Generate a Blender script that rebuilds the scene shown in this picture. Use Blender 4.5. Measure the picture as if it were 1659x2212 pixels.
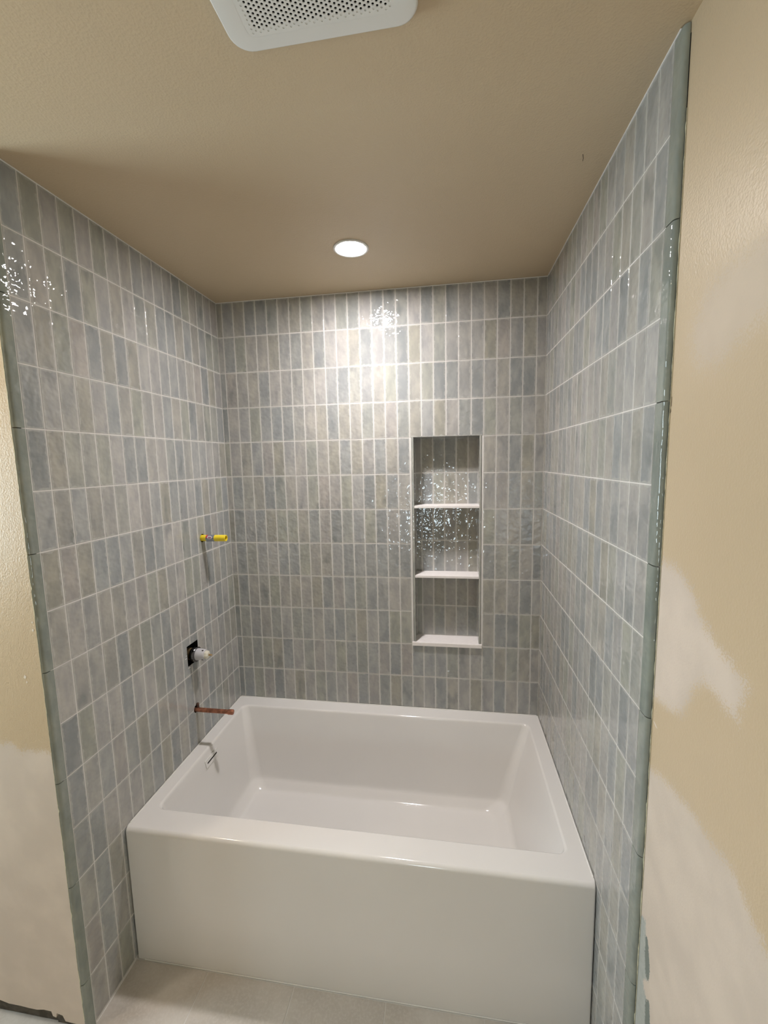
import bpy, bmesh, math, random
import numpy as np
from mathutils import Matrix, Vector

for o in list(bpy.data.objects): bpy.data.objects.remove(o)
SC = bpy.context.scene
COL = SC.collection
R = random.Random(7)

# ---------------------------------------------------------------- camera
W, ZC, ZT = 1.5037, 2.4774, 0.5042          # alcove width, ceiling height, tub rim height
cam = bpy.data.objects.new('camera', bpy.data.cameras.new('camera'))
COL.objects.link(cam); SC.camera = cam
M = ((0.98857108, 0.14927918, -0.02104635), (-0.0029281, -0.1205667, -0.99270091), (-0.15072707, 0.98141703, -0.11875165))
cam.matrix_world = Matrix(((M[0][0], -M[1][0], -M[2][0], 1.0889),
                           (M[0][1], -M[1][1], -M[2][1], -1.9755),
                           (M[0][2], -M[1][2], -M[2][2], 1.7188), (0, 0, 0, 1)))
cam.data.sensor_fit = 'VERTICAL'; cam.data.sensor_height = 36.0
cam.data.lens = 36.0 * 919.05 / 2212
cam.data.clip_start = 0.02
# ---------------------------------------------------------------- world and light levels
w = bpy.data.worlds.new('world'); SC.world = w; w.use_nodes = True
w.node_tree.nodes['Background'].inputs[0].default_value = (0.5, 0.6, 0.7, 1)
w.node_tree.nodes['Background'].inputs[1].default_value = 0.05
LAMP_COLOR = (1.0, 0.94, 0.925)
LAMP_TUB, LAMP_BEAM, LAMP_FILL, SIDE_FILL_GLOW, REAR_FILL_GLOW = 69.0, 0.62, 42.0, 2.6, 3.3
FILL_LAMP_COLOR = (1.0, 0.85, 0.69)
SC.view_settings.view_transform = 'Standard'; SC.view_settings.look = 'None'
SC.view_settings.gamma = 1.0; SC.view_settings.use_curve_mapping = False
SC.view_settings.exposure = 2.7
SC.cycles.max_bounces = 8; SC.cycles.diffuse_bounces = 5; SC.cycles.glossy_bounces = 4
SC.cycles.caustics_reflective = False
SC.cycles.sample_clamp_indirect = 6.0

# ---------------------------------------------------------------- material helpers
class NT:
    def __init__(s, name):
        s.m = bpy.data.materials.new(name); s.m.use_nodes = True
        s.t = s.m.node_tree; s.t.nodes.clear()
        s.out = s.t.nodes.new('ShaderNodeOutputMaterial')
        s.b = s.t.nodes.new('ShaderNodeBsdfPrincipled')
        s.t.links.new(s.b.outputs[0], s.out.inputs[0])
    def put(s, sock, v):
        if isinstance(v, bpy.types.NodeSocket): s.t.links.new(v, sock)
        elif v is not None: sock.default_value = v
    def n(s, typ, ins=(), out=0, **props):
        nd = s.t.nodes.new(typ)
        for k, v in props.items(): setattr(nd, k, v)
        for i, v in (ins.items() if isinstance(ins, dict) else enumerate(ins)): s.put(nd.inputs[i], v)
        return nd.outputs[out]
    def math(s, op, a, b=None, c=None, clamp=False):
        return s.n('ShaderNodeMath', [a, b, c], operation=op, use_clamp=clamp)
    def noise(s, vec, scale, detail=2.0, rough=0.5, out=0, dist=0.0):
        return s.n('ShaderNodeTexNoise', {'Vector': vec, 'Scale': scale, 'Detail': detail, 'Roughness': rough, 'Distortion': dist}, out)
    def mix(s, f, a, b, blend='MIX'):
        nd = s.t.nodes.new('ShaderNodeMix'); nd.data_type = 'RGBA'; nd.blend_type = blend
        s.put(nd.inputs[0], f); s.put(nd.inputs[6], a); s.put(nd.inputs[7], b)
        return nd.outputs[2]
    def smooth(s, v, lo, hi, a=0.0, b=1.0):
        return s.n('ShaderNodeMapRange', [v, lo, hi, a, b], interpolation_type='SMOOTHSTEP')
    def ramp(s, fac, stops, mode='LINEAR'):
        nd = s.t.nodes.new('ShaderNodeValToRGB'); nd.color_ramp.interpolation = mode
        el = nd.color_ramp.elements
        while len(el) < len(stops): el.new(0.5)
        for e, (p, c) in zip(el, stops): e.position = p; e.color = (*c, 1)
        s.put(nd.inputs[0], fac); return nd.outputs[0]
    def bump(s, h, dist, strength=1.0, normal=None):
        return s.n('ShaderNodeBump', {'Strength': strength, 'Distance': dist, 'Height': h, 'Normal': normal})
    def set(s, **k):
        for a, v in k.items(): s.put(s.b.inputs[a.replace('_', ' ')], v)
        return s.m

def rgb(r, g, b): return (r, g, b, 1)

def simple(name, color, rough=0.5, metal=0.0, spec=0.5, var=0.0, scale=40):
    t = NT(name)
    c = rgb(*color)
    if var:
        v = t.noise(t.n('ShaderNodeTexCoord', out=3), scale, 3)
        c = t.mix(t.smooth(v, 0.3, 0.7), rgb(*[x * (1 - var) for x in color]), rgb(*[min(1, x * (1 + var)) for x in color]))
    return t.set(Base_Color=c, Roughness=rough, Metallic=metal, Specular_IOR_Level=spec)

def make_tile_mat(name, palette, edge=True):
    t = NT(name)
    rnd = t.n('ShaderNodeObjectInfo', out=5)
    tc = t.t.nodes.new('ShaderNodeTexCoord')
    off = t.n('ShaderNodeCombineXYZ', [t.math('MULTIPLY', rnd, 91.0), t.math('MULTIPLY', rnd, 37.0), t.math('MULTIPLY', rnd, 53.0)])
    vec = t.n('ShaderNodeVectorMath', [tc.outputs[3], off], operation='ADD')
    base = t.ramp(rnd, [(p_, tuple(c * 1.06 for c in c3)) for p_, c3 in palette])
    # cloudy glaze running along the tile
    stretch = t.n('ShaderNodeVectorMath', [vec, (1.0, 1.0, 0.45)], operation='MULTIPLY')
    cloud = t.noise(stretch, 26, 3, 0.55)
    col = t.mix(t.smooth(cloud, 0.32, 0.72), t.mix(1.0, base, rgb(0.86, 0.87, 0.88), 'MULTIPLY'), t.mix(1.0, base, rgb(1.12, 1.1, 1.07), 'MULTIPLY'))
    dark = t.noise(stretch, 17, 2)
    col = t.mix(t.smooth(dark, 0.6, 0.76, 0, 0.5), col, rgb(0.16, 0.18, 0.185))
    if edge:
        sp = t.t.nodes.new('ShaderNodeSeparateXYZ'); t.t.links.new(tc.outputs[0], sp.inputs[0])
        ex = t.math('MULTIPLY', t.math('SUBTRACT', 0.5, t.math('ABSOLUTE', t.math('SUBTRACT', sp.outputs[0], 0.5))), 0.053)
        ez = t.math('MULTIPLY', t.math('SUBTRACT', 0.5, t.math('ABSOLUTE', t.math('SUBTRACT', sp.outputs[2], 0.5))), 0.162)
        ed = t.math('MINIMUM', ex, ez)
        en = t.math('MULTIPLY', t.math('SUBTRACT', t.noise(vec, 60, 3), 0.42), 0.018)
        msk = t.smooth(t.math('SUBTRACT', ed, en), 0.0005, 0.005, 0.5, 0.0)
        col = t.mix(msk, col, rgb(0.50, 0.495, 0.475))
    h1 = t.noise(vec, 34, 1.0, 0.5)
    h2 = t.noise(vec, 95, 0.5, 0.5)
    hh = t.math('ADD', h1, t.math('MULTIPLY', h2, 0.24))
    bm = t.bump(hh, 0.0030, 1.0)
    return t.set(Base_Color=col, Roughness=t.smooth(cloud, 0.3, 0.8, 0.022, 0.06), Specular_IOR_Level=0.5, Normal=bm)

PAL = [(0.0, (0.265, 0.28, 0.283)), (0.16, (0.30, 0.315, 0.317)), (0.3, (0.325, 0.335, 0.30)), (0.44, (0.345, 0.345, 0.34)),
       (0.58, (0.315, 0.312, 0.277)), (0.72, (0.38, 0.375, 0.365)), (0.86, (0.30, 0.32, 0.325)), (1.0, (0.35, 0.337, 0.322))]
TILE = make_tile_mat('glazed_tile', PAL)
NTRIM = make_tile_mat('glazed_niche_trim', [(0.0, (0.34, 0.35, 0.325)), (1.0, (0.37, 0.375, 0.35))], edge=False)
TRIM = make_tile_mat('glazed_trim', [(0.0, (0.215, 0.245, 0.222)), (1.0, (0.25, 0.275, 0.25))], edge=False)

t = NT('grout')
gp = t.n('ShaderNodeTexCoord', out=3)
GROUT = t.set(Base_Color=t.mix(t.noise(gp, 30, 4), rgb(0.56, 0.55, 0.53), rgb(0.78, 0.765, 0.745)), Roughness=0.85, Specular_IOR_Level=0.2,
              Normal=t.bump(t.noise(gp, 900, 2), 0.0003))
CAULK = simple('white_caulk', (0.76, 0.75, 0.73), 0.5)
ACRYLIC = simple('white_acrylic', (0.745, 0.735, 0.72), 0.10, var=0.012, scale=3)
STONE = simple('white_quartz', (0.83, 0.80, 0.79), 0.28, var=0.02, scale=60)

PAINT_C, MUD_C = (0.56, 0.45, 0.305), (0.62, 0.54, 0.46)
def make_paint(name, patches=False):
    t = NT(name)
    p = t.n('ShaderNodeTexCoord', out=3)
    col = t.mix(t.noise(p, 2.2, 2), rgb(*[c * 0.96 for c in PAINT_C]), rgb(*[c * 1.04 for c in PAINT_C]))
    peel = t.math('ADD', t.noise(p, 210, 1.5), t.math('MULTIPLY', t.noise(p, 60, 1), 0.5))
    rough, hgt = 0.40, peel
    if patches:
        n1 = t.math('SUBTRACT', t.noise(p, 55, 4, 0.65), 0.5)
        n2 = t.math('SUBTRACT', t.noise(p, 300, 3, 0.65), 0.5)
        jag = t.math('ADD', t.math('MULTIPLY', n1, 0.035), t.math('MULTIPLY', n2, 0.10))
        def mask(attr, lo, hi, mx, k=1.0):
            a = t.n('ShaderNodeAttribute', out=2, attribute_name=attr)
            return t.smooth(t.math('ADD', a, t.math('MULTIPLY', jag, k)), lo, hi, 0, mx)
        soft = mask('faint', -0.012, 0.03, 0.62, 1.6)
        mud = mask('mud', -0.002, 0.006, 1.0)
        mudc = t.mix(t.smooth(t.noise(p, 9, 3), 0.35, 0.7), rgb(*[c * 0.93 for c in MUD_C]), rgb(*[c * 1.03 for c in MUD_C]))
        col = t.mix(soft, col, mudc); col = t.mix(mud, col, mudc)
        brd = mask('board', -0.001, 0.002, 1.0, 0.25)
        bc = t.mix(t.noise(p, 70, 4), rgb(0.31, 0.335, 0.315), rgb(0.47, 0.485, 0.455))
        col = t.mix(brd, col, bc)
        tor = mask('torn', -0.001, 0.001, 1.0, 0.15)
        col = t.mix(tor, col, rgb(0.19, 0.215, 0.195))
        m = t.math('MAXIMUM', t.math('MAXIMUM', mud, soft), t.math('MAXIMUM', brd, tor), clamp=True)
        rough = t.math('ADD', 0.40, t.math('MULTIPLY', m, 0.46))
        hgt = t.math('ADD', t.math('MULTIPLY', peel, t.math('SUBTRACT', 1.0, t.math('MULTIPLY', m, 0.75))), t.math('MULTIPLY', m, 0.6))
    return t.set(Base_Color=col, Roughness=rough, Specular_IOR_Level=0.4, Normal=t.bump(hgt, 0.0009, 0.9))
PAINT = make_paint('tan_paint'); PATCHED = make_paint('patched_paint', True)

t = NT('floor_porcelain')
p = t.n('ShaderNodeNewGeometry', out=0)
rn = t.n('ShaderNodeObjectInfo', out=5)
fc = t.mix(t.smooth(t.noise(p, 5, 5, 0.6), 0.3, 0.7), rgb(0.46, 0.425, 0.385), rgb(0.58, 0.545, 0.505))
fc = t.mix(t.smooth(t.noise(p, 120, 2), 0.4, 0.7, 0, 0.35), fc, rgb(0.62, 0.59, 0.555))
FLOOR = t.set(Base_Color=fc, Roughness=0.5)
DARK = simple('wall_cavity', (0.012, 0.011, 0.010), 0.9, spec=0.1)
FRAMING = simple('bare_framing', (0.09, 0.08, 0.065), 0.9, var=0.3)
FANWHITE = simple('white_fan_plastic', (0.72, 0.72, 0.70), 0.4)
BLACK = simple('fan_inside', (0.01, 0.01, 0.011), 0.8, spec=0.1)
COPPER = simple('copper', (0.46, 0.20, 0.125), 0.36, metal=0.85, var=0.35, scale=70)
OLDCOPPER = simple('tarnished_copper', (0.10, 0.055, 0.04), 0.55, metal=0.5, var=0.3)
BRASS = simple('brass', (0.50, 0.36, 0.19), 0.38, metal=0.8, var=0.25, scale=80)
CHROME = simple('chrome', (0.20, 0.19, 0.19), 0.16, metal=1.0)
GREYPLASTIC = simple('grey_plastic', (0.50, 0.50, 0.53), 0.42)
CREAMPLASTIC = simple('cream_plastic', (0.66, 0.64, 0.54), 0.4)
YELLOW = simple('yellow_plastic', (0.80, 0.63, 0.03), 0.38)
def emit(name, color, k):
    t = NT(name)
    return t.set(Base_Color=rgb(0.8, 0.8, 0.8), Emission_Color=rgb(*color), Emission_Strength=k)

# ---------------------------------------------------------------- mesh helpers
def put(name, me, mat=None, parent=None, **props):
    o = bpy.data.objects.new(name, me); COL.objects.link(o)
    if mat and me and not me.materials: me.materials.append(mat)
    if parent: o.parent = parent
    for k, v in props.items(): o[k] = v
    return o
def thing(name, label, cat, loc=(0, 0, 0), group=None):
    o = put(name, None); o.location = loc; o['label'] = label; o['category'] = cat
    if group: o['group'] = group
    return o
def raw(verts, faces, smooth=False):
    me = bpy.data.meshes.new('mesh'); me.from_pydata([tuple(v) for v in verts], [], faces)
    bm = bmesh.new(); bm.from_mesh(me); bmesh.ops.recalc_face_normals(bm, faces=bm.faces); bm.to_mesh(me); bm.free()
    if smooth: me.shade_smooth()
    me.update(); return me
def box(x0, x1, y0, y1, z0, z1, bevel=0.0, seg=2):
    bm = bmesh.new(); bmesh.ops.create_cube(bm, size=1)
    for v in bm.verts: v.co = ((x0 + x1) / 2 + v.co.x * (x1 - x0), (y0 + y1) / 2 + v.co.y * (y1 - y0), (z0 + z1) / 2 + v.co.z * (z1 - z0))
    if bevel: bmesh.ops.bevel(bm, geom=bm.edges[:], offset=bevel, segments=seg, affect='EDGES', profile=0.5)
    me = bpy.data.meshes.new('mesh'); bm.to_mesh(me); bm.free(); return me
def lathe(profile, n=32, axis='x', smooth=True):
    """profile: (along, radius); closed solid of revolution along the axis"""
    V, F = [], []
    for a, r in profile:
        for k in range(n):
            th = 2 * math.pi * k / n; c, s_ = r * math.cos(th), r * math.sin(th)
            V.append((a, c, s_) if axis == 'x' else (c, s_, a))
    for i in range(len(profile) - 1):
        for k in range(n):
            k2 = (k + 1) % n
            F.append((i * n + k, i * n + k2, (i + 1) * n + k2, (i + 1) * n + k))
    F.append(tuple(range(n))[::-1]); F.append(tuple((len(profile) - 1) * n + k for k in range(n)))
    me = raw(V, F)
    if smooth:
        me.shade_smooth()
        try: me.set_sharp_from_angle(angle=math.radians(38))
        except Exception: pass
    return me
def loft(rings, cap_end=True, cap_start=False, smooth=True):
    V, F = [], []; n = len(rings[0])
    for r in rings: V += r
    for i in range(len(rings) - 1):
        for k in range(n):
            k2 = (k + 1) % n
            F.append((i * n + k, i * n + k2, (i + 1) * n + k2, (i + 1) * n + k))
    if cap_end: F.append(tuple((len(rings) - 1) * n + k for k in range(n)))
    if cap_start: F.append(tuple(range(n))[::-1])
    return raw(V, F, smooth)
def rrect(x0, x1, y0, y1, r, z, seg=6):
    P = []
    for cx, cy, a0 in ((x1 - r, y1 - r, 0), (x0 + r, y1 - r, 90), (x0 + r, y0 + r, 180), (x1 - r, y0 + r, 270)):
        for k in range(seg + 1):
            a = math.radians(a0 + 90 * k / seg); P.append((cx + r * math.cos(a), cy + r * math.sin(a), z))
    return P
def cut(o, cutters, mat):
    """subtract cutter meshes from o; the cut faces take mat"""
    tmp = []
    for me in cutters:
        if not me.materials: me.materials.append(mat)
        c = bpy.data.objects.new('cutter', me); COL.objects.link(c); tmp.append(c)
        m = o.modifiers.new('cut', 'BOOLEAN'); m.operation = 'DIFFERENCE'; m.object = c; m.solver = 'EXACT'; m.material_mode = 'TRANSFER'
    bpy.context.view_layer.update()
    dg = bpy.context.evaluated_depsgraph_get()
    me = bpy.data.meshes.new_from_object(o.evaluated_get(dg))
    o.modifiers.clear(); o.data = me
    for c in tmp: bpy.data.objects.remove(c)
def cyl_x(x0, x1, y, z, r, n=20):
    me = lathe([(x0, r), (x1, r)], n, smooth=False); me.transform(Matrix.Translation((0, y, z))); return me

# ---------------------------------------------------------------- structure: slabs behind the tile
GB = 0.0006                                   # grout lies this far behind the tile face
ROW, P = 0.16498, 0.0552                      # tile pitch: height, width
GAP = 0.0029
ROWZ = [2.3181 - k * ROW for k in range(15)]  # joint heights, from the top
NX0, NX1, NZ0, NZ1, NDEP = 0.9185, 1.2372, 0.829, 1.829, 0.093   # niche opening

wall_back = put('wall_back', box(-0.12, W + 0.12, GB, 0.16, -0.05, ZC + 0.05), GROUT, kind='structure')
cut(wall_back, [box(NX0, NX1, -0.05, NDEP + 0.012, NZ0 - 0.006, NZ1)], GROUT)

VALVE = (-0.3785, 0.914); VY0, VY1, VZ0, VZ1 = -0.4165, -0.3385, 0.874, 0.962
PIPE = (-0.2458, 1.395); SPOUT = (-0.384, 0.663)
wall_left = put('wall_left', box(-0.12, -GB, -1.012, 0.0, -0.05, ZC + 0.05), GROUT, kind='structure')
hole_cut = lambda: [box(-0.09, 0.05, VY0, VY1, VZ0, VZ1), cyl_x(-0.09, 0.05, *PIPE, 0.0185), cyl_x(-0.09, 0.05, SPOUT[0], SPOUT[1] + 0.004, 0.0165)]
cut(wall_left, hole_cut(), DARK)

# right wall: painted drywall all along, tile bed as a part in front of it
XP = W + 0.0105
ys = np.concatenate([np.linspace(-3.4, -1.55, 8), np.arange(-1.53, -1.02, 0.011), [-0.9, -0.5, 0.0]])
zs = np.arange(0.0, ZC + 0.02, 0.011); zs[-1] = ZC
YY, ZZ = np.meshgrid(ys, zs, indexing='ij')
def sdist(poly, X, Y):
    P_ = np.array(poly); d = np.full(X.shape, 9.0); ins = np.zeros(X.shape, bool)
    for (ax, ay), (bx, by) in zip(P_, np.roll(P_, -1, 0)):
        ex, ey = bx - ax, by - ay
        tt = np.clip(((X - ax) * ex + (Y - ay) * ey) / (ex * ex + ey * ey + 1e-12), 0, 1)
        d = np.minimum(d, np.hypot(X - ax - tt * ex, Y - ay - tt * ey))
        c = (ay > Y) != (by > Y)
        ins ^= c & (X < ex * (Y - ay) / (by - ay + 1e-12) + ax)
    return np.where(ins, d, -d)
PA = [(-1.396, 1.978), (-1.292, 2.02), (-1.227, 2.02), (-1.154, 1.996), (-1.118, 1.955), (-1.111, 1.91), (-1.135, 1.865), (-1.177, 1.853), (-1.224, 1.861), (-1.306, 1.897), (-1.401, 1.932)]
PB = [(-1.0, 1.495), (-1.061, 1.511), (-1.106, 1.51), (-1.151, 1.496), (-1.181, 1.471), (-1.212, 1.437), (-1.259, 1.409), (-1.299, 1.399), (-1.323, 1.387), (-1.325, 1.373), (-1.315, 1.349), (-1.31, 1.323), (-1.281, 1.324), (-1.25, 1.332), (-1.224, 1.333), (-1.2, 1.309), (-1.186, 1.275), (-1.167, 1.243), (-1.113, 1.22), (-1.066, 1.213), (-1.0, 1.219)]
PC = [(-0.95, 1.021), (-1.036, 1.044), (-1.102, 1.072), (-1.18, 1.084), (-1.225, 1.091), (-1.253, 1.086), (-1.303, 1.088), (-1.335, 1.091), (-1.363, 1.068), (-1.388, 1.054), (-1.44, 1.031), (-1.5, 0.906), (-1.62, 0.6), (-1.7, -0.1), (-0.95, -0.1)]
PG = [(-0.95, 0.60), (-1.02, 0.635), (-1.059, 0.695), (-1.085, 0.709), (-1.080, 0.671), (-1.097, 0.666), (-1.109, 0.613), (-1.102, 0.58), (-1.085, 0.56), (-1.092, 0.53), (-1.111, 0.545), (-1.128, 0.453), (-1.10, -0.1), (-0.95, -0.1)]
PD = [(-1.082, 0.679), (-1.094, 0.671), (-1.108, 0.625), (-1.108, 0.587), (-1.093, 0.575), (-1.084, 0.63)]
PD2 = [(-1.098, 0.531), (-1.114, 0.55), (-1.130, 0.456), (-1.13, 0.2), (-1.108, 0.2), (-1.105, 0.417)]
ny, nz = YY.shape
wall_right = put('wall_right', raw([(XP, a, b) for a, b in zip(YY.ravel(), ZZ.ravel())],
                 [(i * nz + j, (i + 1) * nz + j, (i + 1) * nz + j + 1, i * nz + j + 1) for i in range(ny - 1) for j in range(nz - 1)]), PATCHED, kind='structure')
def attr(me, name, arr): me.attributes.new(name, 'FLOAT', 'POINT').data.foreach_set('value', arr.astype(np.float32).ravel())
attr(wall_right.data, 'faint', sdist(PA, YY, ZZ)); attr(wall_right.data, 'mud', np.maximum(sdist(PB, YY, ZZ), sdist(PC, YY, ZZ)))
attr(wall_right.data, 'board', sdist(PG, YY, ZZ)); attr(wall_right.data, 'torn', np.maximum(sdist(PD, YY, ZZ), sdist(PD2, YY, ZZ)))
if wall_right.data.polygons[0].normal.x > 0: wall_right.data.flip_normals()
put('drywall_core', box(XP + 0.0004, XP + 0.09, -3.4, 0.0, 0.0, ZC - 0.0005), FRAMING, wall_right)
put('grout_bed', box(W + GB, XP - 0.0003, -1.0235, -0.0005, 0, ZC), GROUT, wall_right)

# return wall facing the room, left of the alcove: drywall sheet with a ragged bottom over bare framing
YR_ = -1.028
prof = [(-1.5, 0.06), (-0.9, 0.062), (-0.5, 0.058), (-0.36, 0.066), (-0.311, 0.063), (-0.278, 0.056), (-0.235, 0.056), (-0.205, 0.054), (-0.177, 0.054), (-0.152, 0.059), (-0.126, 0.058), (-0.122, 0.042), (-0.111, 0.039), (-0.107, 0.055), (-0.087, 0.051), (-0.079, 0.032), (-0.041, 0.030), (-0.0105, 0.030)]
xs = [p_[0] for p_ in prof]; zr = np.concatenate([[0], np.arange(0.08, ZC, 0.022), [ZC]])
V = []
for (x, zb) in prof:
    for j, z in enumerate(zr): V.append((x, YR_, zb if j == 0 else z))
n = len(zr)
wall_return = put('wall_return', raw(V, [(i * n + j, (i + 1) * n + j, (i + 1) * n + j + 1, i * n + j + 1) for i in range(len(prof) - 1) for j in range(n - 1)]), PATCHED, kind='structure')
if wall_return.data.polygons[0].normal.y > 0: wall_return.data.flip_normals()
va = np.array(V); bx_ = np.interp(va[:, 0], [-0.334, -0.178, -0.139, -0.111, -0.065, -0.006], [0.953, 0.947, 0.949, 0.926, 0.936, 0.928])
attr(wall_return.data, 'mud', bx_ - va[:, 2]); 
for a_ in ('faint', 'board', 'torn'): attr(wall_return.data, a_, np.full(len(V), -1.0))
sm = wall_return.modifiers.new('thick', 'SOLIDIFY'); sm.thickness = 0.0125; sm.offset = -1
put('framing', box(-1.5, -0.122, -1.011, -0.9, 0.0, ZC), FRAMING, wall_return)
put('framing', box(-0.122, -0.012, -1.0145, -1.0125, 0.0, 0.12), FRAMING, wall_return)
# rest of the room behind the camera
put('wall_front', box(-1.5, W + 0.11, -3.5, -3.4, 0, ZC), PAINT, kind='structure')
put('wall_side', box(-1.6, -1.5, -3.4, -0.9, 0, ZC), PAINT, kind='structure')
ceiling = put('ceiling', box(-1.6, W + 0.11, -3.5, 0.16, ZC, ZC + 0.06), PAINT, kind='structure')
floor = put('floor', box(-1.6, W + 0.11, -3.5, 0.16, -0.07, -0.0009), GROUT, kind='structure')
# floor tiles, 12 x 24 inch, joints running away from the camera
FX = [0.2723 - 0.3065 * k for k in range(6, 0, -1)] + [0.2723 + 0.3065 * k for k in range(5)]
fm = {}
for i, x0 in enumerate(FX):
    x1 = x0 + 0.3065
    a, b = max(x0 + 0.0013, -1.5), min(x1 - 0.0013, W + 0.0)
    if b - a < 0.01: continue
    for j, (y0, y1) in enumerate(((-1.44, -0.827), (-2.053, -1.44), (-2.666, -2.053), (-3.279, -2.666))):
        e = y1 - 0.0013
        if b < 0.0: e = min(e, -1.0115)
        key = (round(b - a, 4), round(e - y0, 4))
        if key not in fm:
            fm[key] = box(-key[0] / 2, key[0] / 2, -key[1] / 2 + 0.0013, key[1] / 2, -0.0008, 0.0, 0.0003, 1); fm[key].materials.append(FLOOR)
        if a < 0 < b and j == 0:       # the tile that is notched round the wall end
            o = put('floor_tile', box(a, b, y0 + 0.0013, e, -0.0008, 0, 0.0003, 1), FLOOR, floor)
            cut(o, [box(-0.5, 0.0, -1.0115, -0.5, -0.05, 0.05)], FLOOR)
            continue
        o = put('floor_tile', fm[key], None, floor); o.location = ((a + b) / 2, (y0 + e) / 2, 0)

# ---------------------------------------------------------------- wall tiles, one by one
tile_cache = {}
def tile_mesh(wd, ht):
    k = (round(wd, 4), round(ht, 4))
    if k in tile_cache: return tile_cache[k]
    d, V, F = GB, [], []
    for ins, y in ((0.0, d), (0.0, d * 0.55), (0.0006, d * 0.15), (0.0018, 0.0)):
        for sx, sz in ((-1, -1), (1, -1), (1, 1), (-1, 1)): V.append((sx * (wd / 2 - ins), y, sz * (ht / 2 - ins)))
    for i in range(3):
        for q in range(4): F.append((i * 4 + q, i * 4 + (q + 1) % 4, i * 4 + 4 + (q + 1) % 4, i * 4 + 4 + q))
    F += [(12, 13, 14, 15), (3, 2, 1, 0)]
    me = raw(V, F); me.materials.append(TILE); tile_cache[k] = me
    return me
def place_tile(parent, side, u0, u1, z0, z1, depth=0.0):
    """side: back / left / right; u runs along the wall (x on the back wall, y on the side walls)"""
    wd, ht = u1 - u0 - GAP, z1 - z0 - GAP
    if wd < 0.004 or ht < 0.006: return None
    o = put('tile', tile_mesh(wd, ht), None, parent)
    u = (u0 + u1) / 2 + R.uniform(-1, 1) * 0.0003; z = (z0 + z1) / 2 + R.uniform(-1, 1) * 0.0003
    pr = R.uniform(0, 0.00025); tx, tz = R.gauss(0, 0.0014), R.gauss(0, 0.0026)
    if side == 'back': o.location = (u, depth - pr, z); o.rotation_euler = (tx, 0, tz)
    elif side == 'left': o.location = (pr, u, z); o.rotation_euler = (tx, 0, math.pi / 2 + tz)
    else: o.location = (W - pr, u, z); o.rotation_euler = (tx, 0, -math.pi / 2 + tz)
    return o
ZB = [ZC - 0.0015] + ROWZ               # row boundaries from the ceiling down
A0 = 0.0283
XL = [0.0] + [A0 + P * k for k in range(27)] + [W]
for r in range(12):
    z1, z0 = ZB[r], ZB[r + 1]
    if r == 11: z0 = ZT + 0.001
    for c in range(28):
        if 17 <= c <= 22 and 4 <= r <= 9: continue          # the niche
        place_tile(wall_back, 'back', XL[c], XL[c + 1], z0, z1)
PL = 1.0020 / 18
holed = []
for r in range(15):
    z1, z0 = ZB[r], ZB[r + 1]
    for c in range(18):
        u0, u1 = -1.0020 + PL * c, -1.0020 + PL * (c + 1)
        if r >= 12 and u0 > -0.80: continue                  # behind the tub
        o = place_tile(wall_left, 'left', u0, u1, z0, z1)
        if o is None: continue
        near = (u0 < VY1 and u1 > VY0 and z0 < VZ1 and z1 > VZ0) or any(u0 < p_[0] + 0.02 and u1 > p_[0] - 0.02 and z0 < p_[1] + 0.024 and z1 > p_[1] - 0.02 for p_ in (PIPE, SPOUT))
        if near: holed.append(o)
bpy.context.view_layer.update()
for o in holed:
    o.data = o.data.copy(); inv = o.matrix_world.inverted()
    cs = hole_cut()
    for me in cs: me.transform(o.matrix_world.inverted() @ Matrix.Identity(4))
    mw = o.matrix_world.copy(); par = o.parent
    o.parent = None; o.matrix_world = Matrix.Identity(4); bpy.context.view_layer.update()
    cut(o, cs, TILE)
    o.parent = par; o.matrix_world = mw
for r in range(15):
    z1, z0 = ZB[r], ZB[r + 1]
    for c in range(19):
        u0 = -1.0211 + P * c; u1 = min(u0 + P, 0.0)
        if r >= 12 and u0 > -0.80: continue
        place_tile(wall_right, 'right', u0, u1, z0, z1)
# bullnose trim at the open ends of the side walls, two tile rows to a piece
def trim_mesh(length, wd, rad, sgn, back):
    """profile in (n, u): n out of the wall towards +x, u away from the tile"""
    pr = [(0.0, 0.0), (0.0, wd - rad)]
    for k in range(1, 9):
        a = math.pi / 2 * k / 8; pr.append((-rad + rad * math.cos(a), wd - rad + rad * math.sin(a)))
    pr += [(-back, wd), (-back, 0.0)]
    rings = [[(sgn * n_, -u_, z) for n_, u_ in pr] for z in (-length / 2, length / 2)]
    me = loft(rings, True, True, True)
    try: me.set_sharp_from_angle(angle=math.radians(35))
    except Exception: pass
    return me
TZ = [ZC - 0.001] + [ROWZ[k] for k in (1, 3, 5, 7, 9, 11, 13)] + [0.0]
for z1, z0 in zip(TZ[:-1], TZ[1:]):
    L = z1 - z0 - 0.0022
    o = put('trim_tile', trim_mesh(L, 0.0262, 0.0095, 1, 0.0100), TRIM, wall_left); o.location = (0.0004, -1.0032, (z0 + z1) / 2)
    o = put('trim_tile', trim_mesh(L, 0.0335, 0.0095, -1, 0.0100), TRIM, wall_right); o.location = (W - 0.0004, -1.0224, (z0 + z1) / 2)
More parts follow.
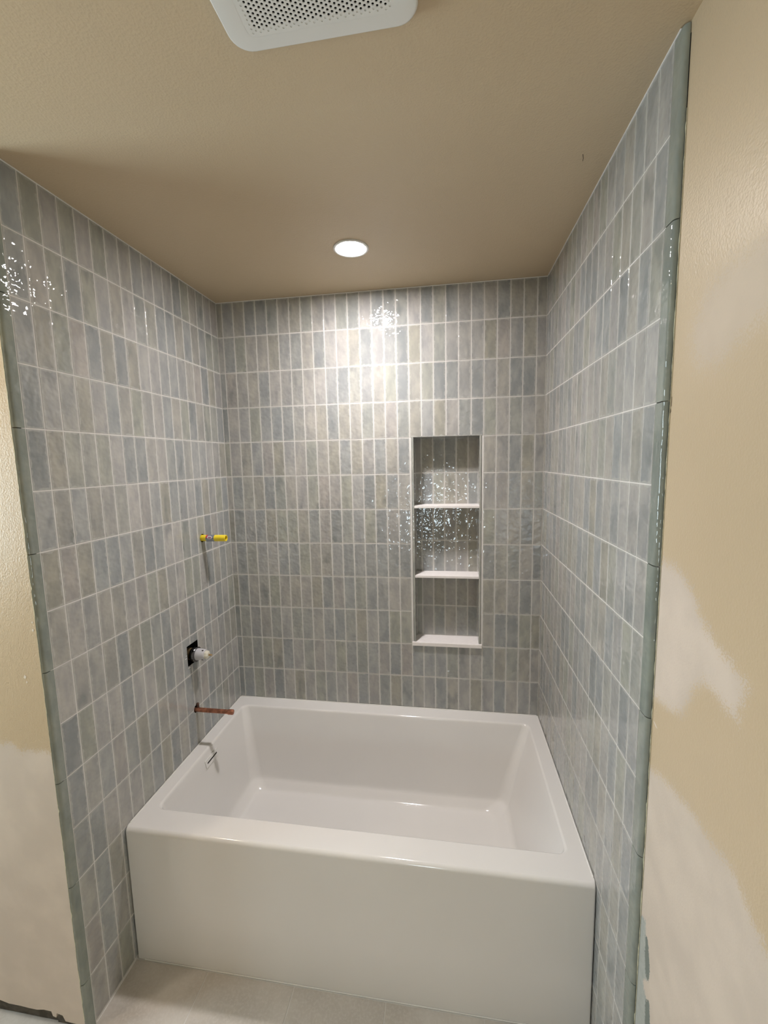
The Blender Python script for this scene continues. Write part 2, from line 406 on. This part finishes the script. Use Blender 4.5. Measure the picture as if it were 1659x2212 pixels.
# ragged paper and paint left along the trim edges
def ragged(parent, name, fx, z0, z1, wmin, wmax, mat, step=0.02, thick=0.0012):
    V, F = [], []; z = z0; k = 0
    while z < z1:
        wv = max(0.0006, R.uniform(wmin, wmax) * (R.random() ** 1.5)); V += [fx(0, 0, z), fx(wv, 0, z), fx(wv, thick, z), fx(0, thick, z)]
        z += R.uniform(0.3, 1.6) * step; k += 1
    for i in range(k - 1):
        for q in range(4): F.append((i * 4 + q, i * 4 + (q + 1) % 4, i * 4 + 4 + (q + 1) % 4, i * 4 + 4 + q))
    F += [(0, 1, 2, 3), tuple(4 * (k - 1) + q for q in (3, 2, 1, 0))]
    return put(name, raw(V, F), mat, parent)
PAPER = simple('torn_drywall_paper', (0.58, 0.56, 0.42), 0.9, var=0.15, scale=90)
ragged(wall_right, 'torn_paper_edge', lambda a, b, z: (XP - 0.0004 - b, -1.0565 - 0.001 + a - 0.002, z), 0.05, 2.35, 0.0005, 0.006, PAPER)
ragged(wall_left, 'torn_paper_edge', lambda a, b, z: (-0.0105 + a * 0.6, YR_ - 0.0008 - b, z), 0.05, 2.45, 0.001, 0.006, PAPER)
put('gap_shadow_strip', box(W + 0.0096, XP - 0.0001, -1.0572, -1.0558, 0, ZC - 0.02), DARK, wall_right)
# chips and scratches in the paint
def chip(parent, name, pts, mat, to3, th):
    n_ = len(pts); V = [to3(a, b, 0) for a, b in pts] + [to3(a, b, th) for a, b in pts]
    F = [tuple(range(n_)), tuple(range(2 * n_ - 1, n_ - 1, -1))] + [(i, (i + 1) % n_, n_ + (i + 1) % n_, n_ + i) for i in range(n_)]
    put(name, raw(V, F), mat, parent)
CHIPW = simple('plaster_chip', (0.70, 0.64, 0.56), 0.9)
CHIPD = simple('dark_tear', (0.10, 0.075, 0.05), 0.9)
rw = lambda a, b, h: (XP - 0.0002 - h, a, b)
chip(wall_right, 'paint_tear', [(-1.0585, 1.802), (-1.060, 1.799), (-1.062, 1.803), (-1.0605, 1.808), (-1.0595, 1.806)], CHIPD, rw, 0.0003)
chip(wall_right, 'paint_tear', [(-1.0615, 1.812), (-1.0625, 1.812), (-1.0635, 1.83), (-1.0625, 1.83)], CHIPD, rw, 0.0003)
chip(wall_right, 'plaster_chip', [(-1.064, 1.164), (-1.075, 1.157), (-1.083, 1.158), (-1.072, 1.163)], CHIPW, rw, 0.0004)
lw = lambda a, b, h: (a, YR_ - 0.0002 - h, b)
for x, z, s_ in ((-0.021, 1.308, 1.0), (-0.022, 1.286, 1.2), (-0.066, 1.15, 1.6), (-0.062, 1.135, 1.0)):
    chip(wall_return, 'plaster_chip', [(x - 0.003 * s_, z - 0.002), (x + 0.001, z - 0.004 * s_), (x + 0.003 * s_, z + 0.001), (x, z + 0.004 * s_)], CHIPW, lw, 0.0004)
chip(ceiling, 'hairline_crack', [(1.425, -0.738), (1.4268, -0.738), (1.4325, -0.722), (1.434, -0.711), (1.4325, -0.711), (1.4308, -0.722)], CHIPD, lambda a, b, h: (a, b, ZC - 0.0002 - h), 0.0003)
# caulk along the ceiling and the tub
def bead(parent, x0, x1, y0, y1, z0, z1): put('caulk_bead', box(x0, x1, y0, y1, z0, z1, 0.0008, 1), CAULK, parent)
bead(wall_back, 0.0, W, -0.0026, 0.001, ZC - 0.0035, ZC - 0.0002)
bead(wall_left, -0.001, 0.0026, -1.02, -0.003, ZC - 0.003, ZC - 0.0002)
bead(wall_right, W - 0.0026, W + 0.001, -1.045, -0.003, ZC - 0.003, ZC - 0.0002)
bead(wall_left, -0.0005, 0.0018, -1.0, -0.824, 0.0, 0.0035)

# ---------------------------------------------------------------- bathtub
tub = thing('bathtub', 'white acrylic alcove bathtub with flat apron and wide square rim', 'bathtub', (W / 2, -0.41, 0))
def shift(me, o): me.transform(Matrix.Translation(-o.location)); return me
x0, x1, y0, y1 = 0.0015, W - 0.0015, -0.8235, -0.0015
rings = []
for ins, z in ((0, 0.0), (0, 0.44), (0, 0.489), (0.0012, 0.4945), (0.0042, 0.4995), (0.0085, 0.5028), (0.013, ZT)):
    rings.append(rrect(x0, x1, y0 + ins, y1, 0.006, z))
Tt = (0.0485, W - 0.0505, -0.7365, -0.0710); Bt = (0.165, W - 0.235, -0.655, -0.185)
lerp = lambda a, b, s: a + (b - a) * s
for ins, z in ((0.0, ZT), (0.003, ZT - 0.0008), (0.006, ZT - 0.003), (0.0085, ZT - 0.0075)):
    rings.append(rrect(Tt[0] + ins, Tt[1] - ins, Tt[2] + ins, Tt[3] - ins, 0.030, z))
Ti = (Tt[0] + 0.0095, Tt[1] - 0.0095, Tt[2] + 0.0095, Tt[3] - 0.0095)
for s_, z in ((0.0, 0.490), (0.05, 0.465), (0.25, 0.355), (0.46, 0.225), (0.515, 0.190), (0.535, 0.178), (0.555, 0.169), (0.585, 0.162), (0.63, 0.156), (0.78, 0.139), (0.83, 0.1335), (0.87, 0.1300), (0.92, 0.1278), (0.98, 0.1268), (1.06, 0.1262)):
    rings.append(rrect(*[lerp(a, b, s_) for a, b in zip(Ti, Bt)], lerp(0.030, 0.062, min(1, s_)), z))
rings.append(rrect(0.45, 1.05, -0.46, -0.38, 0.03, 0.122))
sh = put('shell', shift(loft(rings), tub), ACRYLIC, tub)
sh.modifiers.new('wn', 'WEIGHTED_NORMAL').weight = 80
# overflow cover on the left end wall
def on_left(z): return lerp(Ti[0], Bt[0], np.interp(z, [0.375, 0.465, 0.49], [0.20, 0.05, 0.0]))
zo, yo = 0.455, -0.402
xo = on_left(zo); tilt = math.atan2(on_left(0.43) - on_left(0.475), 0.045)
cov = put('overflow_cover', box(0.0, 0.005, -0.047, 0.047, -0.0165, 0.0165, 0.001, 2), ACRYLIC, tub)
cov.location = Vector((xo + 0.0002, yo, zo)) - tub.location; cov.rotation_euler = (0, -tilt, 0)
put('overflow_slot', box(0.0049, 0.0053, -0.036, 0.036, -0.0028, 0.0028), DARK, cov)
put('caulk_bead', shift(box(0.03, W - 0.03, -0.8262, -0.8238, 0.0, 0.0045, 0.0008, 1), tub), CAULK, tub)
for yb in ((0.006, W - 0.006, -0.0055, -0.0016, ZT - 0.003, ZT + 0.0035),): put('caulk_bead', shift(box(*yb, 0.0012, 1), tub), CAULK, tub)
put('caulk_bead', shift(box(0.0016, 0.0055, -0.80, -0.006, ZT - 0.003, ZT + 0.003, 0.0012, 1), tub), CAULK, tub)
put('caulk_bead', shift(box(W - 0.0055, W - 0.0016, -0.80, -0.006, ZT - 0.003, ZT + 0.003, 0.0012, 1), tub), CAULK, tub)

# ---------------------------------------------------------------- niche
niche = thing('shower_niche', 'tall recessed niche with white shelves in the back tiled wall', 'niche', ((NX0 + NX1) / 2, 0, NZ0))
ix0, ix1 = NX0 + 0.0105, NX1 - 0.0105
def nb(name, mat, *a, **k): return put(name, shift(box(*a, **k), niche), mat, niche)
nb('back_panel', GROUT, NX0 + 0.0005, NX1 - 0.0005, NDEP + GB, NDEP + 0.0115, NZ0, NZ1 - 0.0005)
nb('top_panel', TILE, ix0, ix1, 0.001, NDEP + GB, NZ1 - 0.006, NZ1 - 0.0005, bevel=0.0008)
nxs = [ix0] + [0.9580 + P * k for k in range(6)]; nxs[-1] = ix1
nzs = [NZ1 - 0.005] + [ROWZ[k] for k in (4, 5, 6, 7, 8)] + [0.846]
for zt_, zb_ in zip(nzs[:-1], nzs[1:]):
    for a, b in zip(nxs[:-1], nxs[1:]):
        o = place_tile(niche, 'back', a, b, zb_, zt_, NDEP)
        o.location = o.location - niche.location
for zt_, zb_ in zip(nzs[:-1], nzs[1:]):        # tiles lining the two sides
    for sx, rz, x in ((0, math.pi / 2, ix0), (1, -math.pi / 2, ix1)):
        o = put('tile', tile_mesh(NDEP - 0.010 - GAP, zt_ - zb_ - GAP), None, niche)
        o.location = Vector((x + (0.0 if sx == 0 else 0.0), 0.010 + (NDEP - 0.010) / 2, (zt_ + zb_) / 2)) - niche.location; o.rotation_euler = (0, 0, rz)
for x0_, x1_ in ((NX0 + 0.001, ix0 + 0.0005), (ix1 - 0.0005, NX1 - 0.001)):
    nb('side_liner', GROUT, x0_ if x0_ < 1 else x0_ + 0.0025, x1_ - (0.0025 if x0_ < 1 else 0), 0.011, NDEP + GB, NZ0 + 0.018, NZ1 - 0.007)
    nb('edge_trim', NTRIM, x0_, x1_, -0.0012, 0.0105, NZ0 + 0.0175, NZ1 - 0.001, bevel=0.003, seg=3)
nb('sill', STONE, 0.9125, 1.2412, -0.009, NDEP, NZ0 - 0.001, 0.8455, bevel=0.0012)
for zz in (1.4965, 1.1635): nb('shelf', STONE, ix0 - 0.004, ix1 + 0.004, 0.0005, NDEP, zz, zz + 0.0115, bevel=0.0012)

# ---------------------------------------------------------------- ceiling fittings
def downlight(x, y, label, power, color=LAMP_COLOR):
    t_ = thing('recessed_light', label, 'light', (x, y, ZC))
    put('trim_ring', lathe([(-0.0005, 0.0635), (-0.0035, 0.0630), (-0.0045, 0.0600), (-0.0040, 0.0535), (-0.0022, 0.0512), (-0.0005, 0.0512)], 48, 'z'), FANWHITE, t_)
    put('lens', lathe([(-0.0008, 0.0511), (-0.0026, 0.0511), (-0.0030, 0.0495)], 48, 'z', False), emit('lamp_lens', color, power), t_)
    return t_
dl = downlight(0.7454, -0.3862, 'lit round recessed ceiling light above the tub', LAMP_TUB)
ld = bpy.data.lights.new('lamp_beam', 'AREA'); ld.shape = 'DISK'; ld.size = 0.098; ld.energy = LAMP_BEAM; ld.color = LAMP_COLOR; ld.spread = math.radians(110)
lo = put('lamp_beam', ld, None, dl); lo.location = (0, 0, -0.0034)
downlight(-0.50, -1.47, 'unseen ceiling light added to fill the room before the alcove', LAMP_FILL, FILL_LAMP_COLOR)  # out of view, added for warm light on the return wall

fan = thing('exhaust_fan', 'white square exhaust fan cover with rows of small round holes', 'fan', (0.8765, -1.3195, ZC))
fx0, fx1, fy0, fy1, fz = 0.711, 1.042, -1.485, -1.154, ZC - 0.0205
gx0, gx1, gy0, gy1 = fx0 + 0.037, fx1 - 0.037, fy0 + 0.03, fy1 - 0.028
fr = []
for r_, ins, z in ((0.036, 0.0, ZC - 0.008), (0.036, 0.0, fz + 0.004), (0.0355, 0.0012, fz + 0.0015), (0.034, 0.004, fz)):
    fr.append(rrect(fx0 + ins, fx1 - ins, fy0 + ins, fy1 - ins, r_, z, 8))
fr.append(rrect(gx0, gx1, gy0, gy1, 0.014, fz - 0.0012, 8)); fr.append(rrect(gx0, gx1, gy0, gy1, 0.014, fz + 0.002, 8))
put('cover_plate', shift(loft(fr, False), fan), FANWHITE, fan).modifiers.new('wn', 'WEIGHTED_NORMAL')
px, py = 0.0068, 0.0076
V, F = [], []
nc, nr = int((gx1 - gx0) / px) + 1, int((gy1 - gy0) / py) + 2
for i in range(nc):
    for j in range(nr):
        cx = gx0 + (i + 0.5) * px; cy = gy1 - (j + 0.5) * py + (py / 2 if i % 2 else 0)
        if cy > gy1 + py * 0.45 or cy < gy0 - py * 0.45 or cx > gx1 + px * 0.5: continue
        e = min(cx - gx0, gx1 - cx, cy - gy0, gy1 - cy)
        rad = 0.0024 if e > 0.014 else (0.0019 if e > 0.0055 else 0.0)
        z = fz - 0.0010
        b0 = len(V)
        V += [(cx + sx * px / 2, cy + sy * py / 2, z) for sx, sy in ((-1, -1), (1, -1), (1, 1), (-1, 1))]
        if rad == 0: F.append((b0, b0 + 1, b0 + 2, b0 + 3)); continue
        K = 8
        for dz in (0.0, 0.0016 if e > 0.014 else 0.0009):
            V += [(cx + rad * math.cos(math.radians(225 + 45 * k)), cy + rad * math.sin(math.radians(225 + 45 * k)), z + dz) for k in range(K)]
        q, i2 = b0 + 4, b0 + 12
        for s_ in range(4):
            c0, c1 = b0 + s_, b0 + (s_ + 1) % 4; k0 = 2 * s_
            F += [(c0, c1, q + (k0 + 2) % 8, q + k0 + 1), (c0, q + k0 + 1, q + k0)]
        for k in range(K): F.append((q + k, q + (k + 1) % K, i2 + (k + 1) % K, i2 + k))
        if e <= 0.014: F.append(tuple(i2 + k for k in range(K)))
put('perforated_grille', shift(raw(V, F), fan), FANWHITE, fan)
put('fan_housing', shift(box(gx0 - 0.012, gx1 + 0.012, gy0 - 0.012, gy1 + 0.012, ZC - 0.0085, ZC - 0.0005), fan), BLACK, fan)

# ---------------------------------------------------------------- plumbing stubs on the left wall
sp = thing('shower_pipe_stub', 'yellow plastic pipe stub with a grey label sticking out of left tiled wall', 'pipe', (0.0, *PIPE))
put('pipe', lathe([(-0.06, 0.0142), (0.1130, 0.0142), (0.1142, 0.0132), (0.1142, 0.0112), (0.0780, 0.0108)], 32), YELLOW, sp)
t = NT('pipe_label')
tc = t.n('ShaderNodeTexCoord', out=3)
sx = t.t.nodes.new('ShaderNodeSeparateXYZ'); t.t.links.new(tc, sx.inputs[0])
# oval emblem and red/dark print on a grey wrap; u along the pipe, v round it (towards the viewer: -y)
u = t.math('DIVIDE', t.math('SUBTRACT', sx.outputs[0], 0.043), 0.0125)
v = t.math('DIVIDE', t.math('SUBTRACT', sx.outputs[2], 0.0045), 0.0062)
rr = t.math('SQRT', t.math('ADD', t.math('MULTIPLY', u, u), t.math('MULTIPLY', v, v)))
lab = t.mix(t.noise(tc, 160, 2), rgb(0.12, 0.145, 0.19), rgb(0.20, 0.23, 0.27))
lab = t.mix(t.math('LESS_THAN', rr, 1.0), lab, rgb(0.62, 0.62, 0.70))
lab = t.mix(t.math('LESS_THAN', rr, 0.68), lab, rgb(0.30, 0.13, 0.20))
stripe = t.math('MULTIPLY', t.math('LESS_THAN', sx.outputs[0], 0.0315), t.math('GREATER_THAN', sx.outputs[2], 0.003))
lab = t.mix(stripe, lab, rgb(0.55, 0.05, 0.09))
band = t.math('LESS_THAN', t.math('ABSOLUTE', t.math('ADD', sx.outputs[2], 0.006)), 0.0012)
lab = t.mix(band, lab, rgb(0.62, 0.64, 0.68))
LABEL = t.set(Base_Color=lab, Roughness=0.4)
put('label', lathe([(0.0235, 0.0142), (0.0236, 0.0146), (0.0620, 0.0146), (0.0621, 0.0142)], 32), LABEL, sp, label='grey printed label wrapped round the pipe')

vl = thing('shower_valve', 'rough-in shower valve with brass body and grey sleeve in square wall cutout', 'valve', (0.0, *VALVE))
put('brass_body', lathe([(-0.075, 0.017), (-0.030, 0.0175), (-0.028, 0.0245), (-0.002, 0.0255), (-0.001, 0.0262)], 32), BRASS, vl)
put('chrome_ring', lathe([(-0.001, 0.0266), (0.002, 0.0274), (0.012, 0.0274), (0.0125, 0.0308), (0.0175, 0.0312), (0.022, 0.0312), (0.0225, 0.0285)], 40), CHROME, vl)
put('dark_ring', lathe([(0.0045, 0.0285), (0.0060, 0.0296), (0.0095, 0.0296), (0.0110, 0.0285)], 32), DARK, vl)  # near-black ring added to darken the band behind the sleeve
put('sleeve', lathe([(0.0225, 0.0246), (0.030, 0.0248), (0.058, 0.0216), (0.0605, 0.0206)], 32), GREYPLASTIC, vl)
for a in (20, 140, 250):
    o = put('sleeve_slot', box(0.048, 0.0555, -0.0025, 0.0025, 0.0203, 0.0232), DARK, vl); o.rotation_euler = (math.radians(a), 0, 0)
put('cartridge', lathe([(0.0605, 0.0178), (0.0690, 0.0174), (0.0705, 0.0158), (0.0740, 0.0110), (0.0742, 0.0060)], 8, smooth=False), CREAMPLASTIC, vl)
put('stem', lathe([(0.0742, 0.0038), (0.0880, 0.0036), (0.0890, 0.0028)], 16), BRASS, vl)
# mortar smears round the cutout
for y_, z_, ln in ((-0.4235, 0.9255, 0.008), (-0.4275, 0.9145, 0.012)):
    put('grout_smear', box(0.0004, 0.0010, y_ - ln / 2, y_ + ln / 2, z_ - 0.0012, z_ + 0.0012), CAULK, wall_left)
put('grout_smear', box(0.0004, 0.0011, -0.4160, -0.4020, 0.8655, 0.8690), CAULK, wall_left)

cp = thing('copper_spout_pipe', 'copper stub pipe for the tub spout low on left wall', 'pipe', (0.0, *SPOUT))
put('pipe', lathe([(-0.06, 0.0093), (0.1480, 0.0093), (0.1500, 0.0098)], 28), COPPER, cp)
put('end_cap', lathe([(0.1500, 0.0106), (0.1510, 0.0111), (0.1690, 0.0111), (0.1715, 0.0103), (0.1725, 0.0075)], 28), COPPER, cp)
el = put('pipe_elbow', lathe([(-0.008, 0.0062), (0.014, 0.0062), (0.0165, 0.0068), (0.0185, 0.0050)], 20, 'z'), OLDCOPPER, cp); el.location = (0.004, 0.006, 0.008)

# ---------------------------------------------------------------- unseen windows behind and left of camera, added as cool fill light
def added_window(name, x0, x1, y0, y1, z0, z1, glow):
    e = 0.03; thin_x = (x1 - x0) < 0.05
    ex, ey = (0.0, e) if thin_x else (e, 0.0)
    wn = put(name, box(x0 - ex, x1 + ex, y0 - ey, y1 + ey, z0 - e, z1 + e), CAULK, kind='structure')
    q = 0.1
    cut(wn, [box(x0 - (q if thin_x else 0), x1 + (q if thin_x else 0), y0 - (0 if thin_x else q), y1 + (0 if thin_x else q), z0, z1)], CAULK)
    if thin_x: pn = box(x0 + 0.0025, x0 + 0.006, y0, y1, z0, z1)
    else: pn = box(x0, x1, y0 + 0.0025, y0 + 0.006, z0, z1)
    put('pane', pn, emit('fill_glow_pane', (0.76, 0.92, 1.0), glow), wn)
added_window('added_window_1', 0.79, 1.0, -3.402, -3.385, 0.85, 1.20, REAR_FILL_GLOW)
added_window('added_window_2', -1.502, -1.485, -1.85, -1.12, 1.15, 2.1, SIDE_FILL_GLOW)
